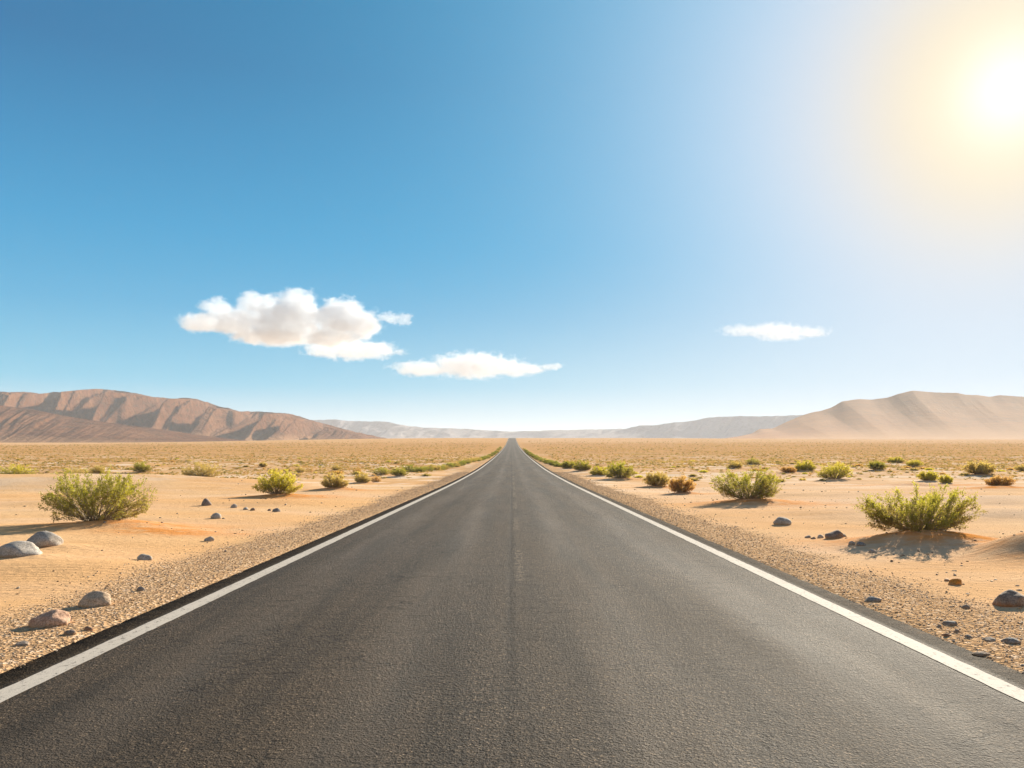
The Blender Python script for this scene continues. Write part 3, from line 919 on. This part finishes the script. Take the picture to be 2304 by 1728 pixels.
# the rows of bushes that follow both edges of the road towards the crest
rowL = [(884, 1018, 38, 16), (908, 1020, 26, 12), (932, 1014, 40, 15), (952, 1011, 28, 13), (968, 1008, 26, 11), (982, 1006, 26, 11), (997, 1004, 24, 10), (1010, 1001, 24, 10),
        (1022, 998, 20, 9), (1032, 996, 20, 8), (1042, 993, 18, 8), (1051, 990, 16, 7), (1059, 986, 14, 6), (1066, 982, 12, 6), (1072, 978, 11, 5), (1077, 973, 9, 5), (1081, 968, 8, 4)]
rowR = [(1209, 1007, 26, 10), (1196, 1004, 26, 10), (1184, 1000, 22, 9), (1174, 997, 22, 8), (1164, 993, 20, 8), (1156, 989, 16, 7), (1149, 985, 14, 6), (1143, 981, 12, 6), (1137, 976, 10, 5), (1132, 971, 9, 4)]
for rows in (rowL, rowR):
    for a_, b_ in list(zip(rows[:-1], rows[1:])):
        rows.append(((a_[0] + b_[0]) / 2, (a_[1] + b_[1]) / 2 - 0.4, (a_[2] + b_[2]) * 0.5, (a_[3] + b_[3]) * 0.36))
for rows, gname, side in ((rowL, 'bushes in the row along the left edge of the road', 'left'), (rowR, 'bushes in the row along the right edge of the road', 'right')):
    for j, (px, py, wp, hp) in enumerate(rows):
        x, y = at2(px, py)
        wm, hm = wp * K * y / F, hp * K * y / F
        z = float(gz(np.array([x]), np.array([y]))[0])
        src, w0, h0 = proto[random.choice(list(proto))]
        lab = 'small bush in the far row along the %s edge of the road' % side
        copy_plant(src, lab, gname, (x, y, z - 0.04), random.uniform(0, 6.28), (1.2 * wm / w0, 1.2 * wm / w0, hm / h0), random.choice(['row', 'row', 'row', 'khaki']))


# scattered scrub of the plain: one light tuft mesh per kind, copied
def tuft_mesh(nb, seed):
    r = np.random.default_rng(seed)
    V, T = [], []
    for i in range(nb):
        a = r.uniform(0, 6.283); til = abs(r.normal(0, 0.62))
        L = r.uniform(0.45, 1.0) * (1 - 0.25 * til / 1.5)
        d = np.array([math.cos(a) * math.sin(til), math.sin(a) * math.sin(til), math.cos(til)])
        b = np.array([math.cos(a), math.sin(a), 0]) * r.uniform(0, 0.22)
        sdv = np.cross(d, r.normal(0, 1, 3)); sdv /= np.linalg.norm(sdv)
        wd = r.uniform(0.03, 0.075)
        s0 = b + d * L * 0.25
        V.append([s0 - sdv * wd * 0.5, b + d * L * 0.65 + sdv * wd, b + d * L, b + d * L * 0.55 - sdv * wd])
        T += [min(1, max(0, r.uniform(0.1, 0.9)))] * 4
    V = np.array(V).reshape(-1, 3)
    V[:, 2] = np.maximum(V[:, 2] * 0.5, 0.0)
    return V, np.arange(len(V)).reshape(-1, 4), np.repeat(np.array(T)[:, None], 3, 1)


def free(x, y):
    return abs(x) > 6.0 + 0.006 * y


tufts = []
for k in range(4):
    V, Fq, T = tuft_mesh(220, 300 + k)
    me_o = mesh_np('scrub_tuft', V, Fq, M_LEAF['khaki'], False, None, T)
    tufts.append(me_o)
first = [True] * 4
cnt = 0
LABT = {'scrub': 'small olive-brown scrub tuft among the many dotting the plain', 'khaki': 'small khaki scrub tuft among the many dotting the plain', 'dry': 'small straw-brown scrub tuft among the many dotting the plain',
        'bright': 'small yellow-green scrub tuft among the many dotting the plain', 'green': 'small green scrub tuft among the many dotting the plain'}
spots = []
tries = 0
rs = np.random.default_rng(77)
while len(spots) < 270 and tries < 20000:
    tries += 1
    y = 42 * (150 / 42) ** (rs.random() ** 0.8)
    x = rs.uniform(-0.68, 0.68) * y
    if not free(x, y) or float(fbm(np.array([x / 16]), np.array([y / 13]), 71, 3)[0]) < -0.12 + 0.3 * (y < 60): continue
    if any((x - a) ** 2 + (y - b) ** 2 < (0.8 + 0.008 * y) ** 2 for a, b, _ in spots): continue
    spots.append((x, y, 0.24 + 0.42 * rs.random() ** 2))
for (x, y, rad) in spots:
    k = cnt % 4
    leaf = rs.choice(['scrub', 'scrub', 'khaki', 'bright', 'scrub', 'dry', 'scrub'])
    if first[k]:
        o = tufts[k]; first[k] = False
    else:
        o = tufts[k].copy(); COL.objects.link(o)
    o.material_slots[0].link = 'OBJECT'
    o.material_slots[0].material = M_LEAF[leaf]
    o.location = (x, y, float(gz(np.array([x]), np.array([y]))[0]) - 0.02)
    o.rotation_euler = (0, 0, rs.uniform(0, 6.28))
    o.scale = (rad * 1.3, rad * 1.3, rad * rs.uniform(0.8, 1.25))
    tag(o, LABT[leaf], 'shrub', 'scrub tufts dotting the plain')
    cnt += 1

# the rest of the scrub, which nobody could count
NB = 18
VV, TT = [], []
nt = 42000
yb = 58 * (720 / 58.0) ** (rs.random(nt) ** 0.85)
xb = rs.uniform(-0.72, 0.72, nt) * yb
dens = fbm(xb / 40, yb / 30, 73, 3)
kp = (np.abs(xb) > 6.5 + 0.01 * yb) & ((dens > -0.22) | (rs.random(nt) < 0.35)) & (rs.random(nt) < 1.05 - 0.75 * sstep(420, 720, yb))
xb, yb = xb[kp], yb[kp]
nt = len(xb)
zb = gz(xb, yb)
rad = (0.20 + 0.30 * rs.random(nt) ** 2.5) * (1 + 0.6 * sstep(150, 500, yb)) * (0.62 + 0.38 * sstep(60, 130, yb))
protoV = []
for k in range(6):
    V, _, _ = tuft_mesh(NB, 400 + k)
    V = V.copy()
    c = V.reshape(-1, 4, 3)
    m_ = c.mean(1, keepdims=True)
    protoV.append((m_ + (c - m_) * 1.9).reshape(-1, 3))
protoV = np.array(protoV)
pk = rs.integers(0, 6, nt)
a = rs.uniform(0, 6.28, nt)
P = protoV[pk] * rad[:, None, None] * np.array([1.25, 1.25, 1.0])
ca, sa = np.cos(a)[:, None], np.sin(a)[:, None]
P = np.stack([P[..., 0] * ca - P[..., 1] * sa + xb[:, None], P[..., 0] * sa + P[..., 1] * ca + yb[:, None], P[..., 2] + zb[:, None]], -1)
tone = np.clip(rs.normal(0.5, 0.25, nt), 0, 1)
T = np.clip(tone[:, None] + rs.normal(0, 0.15, (nt, NB * 4)), 0, 1).reshape(-1)
P = P.reshape(-1, 3)
P[:, 2] += 0
m, t = new_mat('scrub_leaves')
a_ = t.n('ShaderNodeAttribute', attribute_name='tint')
s_ = t.n('ShaderNodeSeparateColor'); t.l(a_.outputs['Color'], s_.inputs[0])
c = t.ramp(s_.outputs[0], [(0.0, (0.22, 0.19, 0.045)), (0.3, (0.42, 0.32, 0.09)), (0.65, (0.62, 0.42, 0.15)), (1.0, (0.66, 0.40, 0.15))])
d = t.n('ShaderNodeBsdfDiffuse'); t.l(c, d.inputs['Color'])
tr = t.n('ShaderNodeBsdfTranslucent'); t.l(c, tr.inputs['Color'])
mx = t.n('ShaderNodeMixShader', i_Fac=0.4)
t.l(d.outputs[0], mx.inputs[1]); t.l(tr.outputs[0], mx.inputs[2])
t.out(mx.outputs[0])
o = mesh_np('scrub', P, np.arange(len(P)).reshape(-1, 4), m, False, None, np.repeat(T[:, None], 3, 1))
tag(o, kind='stuff')


# ------------------------------------------------------------------ mountains
def sil(points, px):
    a = np.array(points, float)
    return np.interp(px, a[:, 0], a[:, 1])


def mountain(name, pts, yc, front, back, ridges, mat, seed, spur=0.30, rough=1.0, foot_py=None, n_u=900, n_v=220, skew=-0.06, detail=1.0, wander=0.03, foot_z=None):
    px = np.linspace(pts[0][0], pts[-1][0], n_u)
    sm = sil(pts, px)
    kw = max(3, int(14 * n_u / (px[-1] - px[0])) | 1)
    ker = np.hanning(kw + 2)[1:-1]; ker /= ker.sum()
    sm = np.convolve(np.pad(sm, kw // 2, mode='edge'), ker, 'valid')
    cr = sm + 1.1 * detail * fbm(px / 9.0, px * 0 + seed, seed, 4)
    k2_ = max(3, int(60 * n_u / (px[-1] - px[0])) | 1)
    ker = np.hanning(k2_ + 2)[1:-1]; ker /= ker.sum()
    broad = np.convolve(np.pad(sm, k2_ // 2, mode='edge'), ker, 'valid')
    ycr = yc * (1 + wander * fbm(px / 260.0, px * 0 + 5.5, seed + 1, 3))
    zc = H + (HY - cr) / F * ycr
    tv = np.concatenate([np.linspace(-1, 0, 24)[:-1], np.linspace(0, 1, n_v) ** 1.1])
    U, T = np.meshgrid(px, tv)
    YC = np.repeat(ycr[None], len(tv), 0)
    zb_ = H + (HY - broad) / F * ycr
    ZC = zb_[None] + (zc - zb_)[None] * np.exp(-np.abs(tv) * 9.0)[:, None]
    ZK = np.repeat(zc[None], len(tv), 0)
    Yp = np.where(T >= 0, YC - T * front, YC - T * back)
    Xp = (U - CX) / F * (0.75 * Yp + 0.25 * YC)
    zf = foot_z(Xp, Yp) if foot_z is not None else prof(Yp) - 6
    # spurs: steep on the left, long and gentle on the right of each rib
    rd = np.array(ridges, float)
    uu = U - skew * T * 1000 + (10 * fbm(U / 40.0, T * 3.0, seed + 2, 3) + 26 * fbm(U / 150.0, T * 1.6, seed + 8, 3)) * rough
    i = np.clip(np.searchsorted(rd, uu, side='right') - 1, 0, len(rd) - 2)
    ph = np.clip((uu - rd[i]) / (rd[i + 1] - rd[i]), 0, 1)
    rib = np.where(ph < 0.62, 1 - ph / 0.62, (ph - 0.62) / 0.38)
    rib2 = 1 - np.abs(2 * vnoise(uu / 17.0, T * 1.2, seed + 3) - 1)
    rib3 = 1 - np.abs(2 * vnoise(uu / 7.0, T * 3.0, seed + 4) - 1)
    env = np.where(T > 0, np.sin(np.pi * np.clip(T, 0, 1) ** 0.75), 0)
    sh = (spur * (0.55 + 0.9 * vnoise(U / 130.0, T * 0.8, seed + 9)) * (rib - 0.55) + 0.30 * rough * (rib2 - 0.5) + 0.14 * rough * (rib3 - 0.5)) * env
    te = np.clip(np.abs(T) - sh, 0, 1.0)
    S = 1 - te
    S = S ** 1.35 * (0.75 + 0.25 * S)
    S = np.where(T < 0, (1 - np.abs(T)) ** 1.2, S)
    Z = zf + (ZC - zf) * S
    Z = Z + (ZC - zf) * 0.055 * rough * fbm(Xp / 45.0, Yp / 45.0, seed + 6, 6, 0.65) * np.sin(np.pi * np.clip(np.abs(T), 0, 1))
    Z = np.where(np.abs(T) > 0.985, np.minimum(Z, zf - 3), Z)
    # never above the drawn skyline
    lim = H + (ZC - H) / YC * Yp
    front_mask = (T > 0)
    Z = np.where(front_mask, np.minimum(Z, lim - 0.004 * (YC - Yp)), Z)
    fan = sstep(0.50, 0.88, te)
    tint = np.repeat(fan.reshape(-1, 1), 3, 1)
    o = mesh_np(name, np.stack([Xp, Yp, Z], -1).reshape(-1, 3), grid_faces(len(tv), n_u)[:, ::-1], mat, True, None, tint)
    return tag(o, kind='structure')


L_PTS = [(-700, 905), (-480, 893), (-300, 886), (-160, 890), (-60, 884), (0, 880.5), (22, 882.7), (65, 881.6), (94, 887), (119, 881.6), (163, 882.7), (210, 875), (231, 875), (275, 880), (315, 886), (344, 893), (391, 897), (416, 895),
         (441, 898), (474, 907), (495, 915), (517, 918.5), (539, 926), (579, 925), (615, 928.6), (655, 931), (687, 941), (723, 952), (759, 961), (800, 972), (850, 982), (900, 992)]
L_RID = [-800, -620, -430, -260, -90, 70, 215, 325, 450, 535, 640, 700, 790, 1000, 1300]
foot_fan = lambda X, Yy: 17 + 0.030 * np.maximum(Yy - 880, 0) + 0 * X
mountain('mountain', L_PTS, 1900, 480, 600, L_RID, M_MTL, 201, spur=1.0, foot_z=lambda X, Yy: 12 + 0.028 * np.maximum(Yy - 900, 0) + 0 * X)
F_PTS = [(-700, 900), (-400, 890), (-200, 895), (0, 912), (72, 921), (145, 936), (217, 947), (289, 957.5), (362, 966), (434, 976.7), (520, 988), (600, 996)]
mountain('foothill', F_PTS, 1320, 300, 300, [-900, -700, -420, -240, -60, 120, 330, 520, 800], M_MTL, 231, spur=0.05, rough=0.22, detail=0.5, foot_z=lambda X, Yy: 12 + 0.028 * np.maximum(Yy - 900, 0) + 0 * X)
R_PTS = [(1600, 990), (1660, 982), (1692, 975.6), (1706.5, 965.5), (1739, 964), (1764, 952), (1800.5, 936), (1826, 928), (1844, 925), (1869, 918), (1894.6, 903), (1931, 898), (1960, 899), (1996, 895), (2021, 886), (2054, 878.7), (2101, 882.7),
         (2155, 884), (2173, 888), (2202, 889), (2227, 893), (2249, 889), (2304, 893), (2420, 886), (2560, 900), (2800, 890), (3050, 910)]
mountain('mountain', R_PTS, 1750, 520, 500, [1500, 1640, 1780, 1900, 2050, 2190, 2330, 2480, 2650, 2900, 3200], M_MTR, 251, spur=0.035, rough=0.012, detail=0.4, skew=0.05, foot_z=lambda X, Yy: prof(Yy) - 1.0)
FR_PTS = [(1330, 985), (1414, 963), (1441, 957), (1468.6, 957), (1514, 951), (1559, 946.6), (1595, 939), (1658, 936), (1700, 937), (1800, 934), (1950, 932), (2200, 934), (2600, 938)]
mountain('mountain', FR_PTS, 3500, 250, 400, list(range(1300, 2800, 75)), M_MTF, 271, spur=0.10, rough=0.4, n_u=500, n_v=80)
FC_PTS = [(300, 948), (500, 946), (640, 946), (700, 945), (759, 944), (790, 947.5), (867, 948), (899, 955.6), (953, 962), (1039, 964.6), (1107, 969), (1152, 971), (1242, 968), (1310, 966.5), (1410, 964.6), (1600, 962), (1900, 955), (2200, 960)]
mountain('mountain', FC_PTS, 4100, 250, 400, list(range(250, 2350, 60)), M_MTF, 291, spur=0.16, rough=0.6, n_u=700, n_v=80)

# ------------------------------------------------------------------ haze
m, t = new_mat('haze_air')
pv = t.n('ShaderNodeVolumePrincipled')
pv.inputs['Color'].default_value = (0.85, 0.90, 0.97, 1)
pv.inputs['Density'].default_value = 0.000128
pv.inputs['Anisotropy'].default_value = 0.15
t.out(None, pv.outputs[0])
HZ = [(-9000, -60, -8), (9000, 8000, 199)]
(x0, y0, z0), (x1, y1, z1) = HZ
hv = [(x0, y0, z0), (x1, y0, z0), (x1, y1, z0), (x0, y1, z0), (x0, y0, z1), (x1, y0, z1), (x1, y1, z1), (x0, y1, z1)]
hf = [(0, 3, 2, 1), (4, 5, 6, 7), (0, 1, 5, 4), (1, 2, 6, 5), (2, 3, 7, 6), (3, 0, 4, 7)]
o = mesh_np('haze', hv, hf, m)
tag(o, kind='stuff')


# ------------------------------------------------------------------ clouds: closed puffs of real vapour, lit by the sun
def cloud(label, blobs, yc, seed, dens=0.02, amp=0.74, detail_scale=1.0, soft=0.40):
    """blobs: (px, py, rx px, ry px, depth factor) in the 2304 px photo"""
    S = yc / F
    E = [((b[0] - CX) * S, b[4] * S * b[2] if len(b) > 5 else 0.0, H + (HY - b[1]) * S, b[2] * S, b[2] * S * b[4], b[3] * S) for b in blobs]
    cx = sum(e[0] for e in E) / len(E); cz = sum(e[2] for e in E) / len(E)
    bm = bmesh.new()
    for (x, dy, z, rx, ryy, rz) in E:
        r_ = bmesh.ops.create_icosphere(bm, subdivisions=3, radius=1.0)
        for v in r_['verts']:
            v.co = Vector((v.co.x * rx * 1.42 + x - cx, v.co.y * ryy * 1.42, v.co.z * rz * 1.42 + z - cz))
    me = bpy.data.meshes.new('cloud')
    bm.to_mesh(me); bm.free()
    o = bpy.data.objects.new('cloud', me)
    COL.objects.link(o)
    o.location = (cx, yc, cz)
    rm = o.modifiers.new('union', 'REMESH')
    rm.mode = 'VOXEL'; rm.voxel_size = max(8.0, min(e[5] for e in E) * 0.16)
    m, t = new_mat('cloud_vapour')
    p = t.n('ShaderNodeTexCoord').outputs['Object']
    acc = None
    for (x, dy, z, rx, ryy, rz) in E:
        q = t.vmath('SUBTRACT', p, (x - cx, 0.0, z - cz))
        q = t.vmath('MULTIPLY', q, (1 / rx, 1 / ryy, 1 / rz))
        d = t.math('SUBTRACT', 1.0, t.vmath('LENGTH', q, out='Value'))
        if acc is None: acc = d
        else:
            acc = t.math('SMOOTH_MAX', acc, d, 0.12)
    mean = sum(e[5] for e in E) / len(E)
    n1 = t.noise(t.scale(p, (0.75, 0.75, 1.0)), 1.7 / mean / detail_scale * 1.0, 10, 0.70, 0.3)
    body = t.math('ADD', acc, t.math('MULTIPLY', t.math('SUBTRACT', n1, 0.57), amp * 2.4))
    den = t.maprange(body, 0.03, soft, 0.0, dens, True)
    v = t.n('ShaderNodeVolumePrincipled')
    v.inputs['Color'].default_value = (0.955, 0.975, 1, 1)
    v.inputs['Anisotropy'].default_value = 0.0
    t.l(den, v.inputs['Density'])
    t.out(None, v.outputs[0])
    m.cycles.volume_step_rate = 0.09
    me.materials.append(m)
    return tag(o, label, 'cloud')


k2 = K
def B(px, py, rx, ry, d=0.5):
    return (px * k2, py * k2, rx * k2, ry * k2, d)


cloud('large white cumulus cloud with a grey underside, left of the road in the blue sky',
      [B(615, 690, 130, 64), B(640, 668, 66, 54, 0.8), B(520, 696, 100, 42), B(440, 697, 74, 28), B(470, 668, 46, 34), B(545, 655, 48, 34), B(735, 692, 80, 58, 0.8), B(770, 700, 66, 50, 0.8), B(600, 725, 130, 28), B(710, 728, 104, 28)],
      6200, 401, dens=0.014)
cloud('thin flat cloud hanging under the right end of the large cumulus', [B(770, 757, 112, 27), B(800, 755, 84, 23), B(715, 756, 80, 24)], 6400, 402, dens=0.008, soft=0.4, amp=0.85)
cloud('tiny ragged cloud puff off the right tip of the large cumulus', [B(872, 690, 27, 21), B(842, 686, 34, 17)], 6300, 403, dens=0.010, soft=0.4, amp=1.0)
cloud('long low white cloud above the road where it meets the horizon', [B(1025, 790, 128, 36), B(915, 797, 92, 22), B(1115, 797, 78, 22), B(1000, 783, 74, 28), B(1190, 792, 38, 10)], 6800, 404, dens=0.008, soft=0.4, amp=0.85)
cloud('small thin white cloud alone in the pale sky at right', [B(1670, 714, 98, 22), B(1600, 714, 60, 17), B(1745, 717, 64, 17), B(1690, 725, 80, 16)], 6400, 405, dens=0.0055, soft=0.5, amp=0.85)

# ------------------------------------------------------------------ render settings of the scene itself
cy = scene.cycles
cy.use_denoising = True
cy.max_bounces = 10
cy.diffuse_bounces = 3
cy.glossy_bounces = 2
cy.transmission_bounces = 3
cy.transparent_max_bounces = 8
cy.volume_bounces = 6
cy.volume_max_steps = 256
cy.sample_clamp_indirect = 6.0
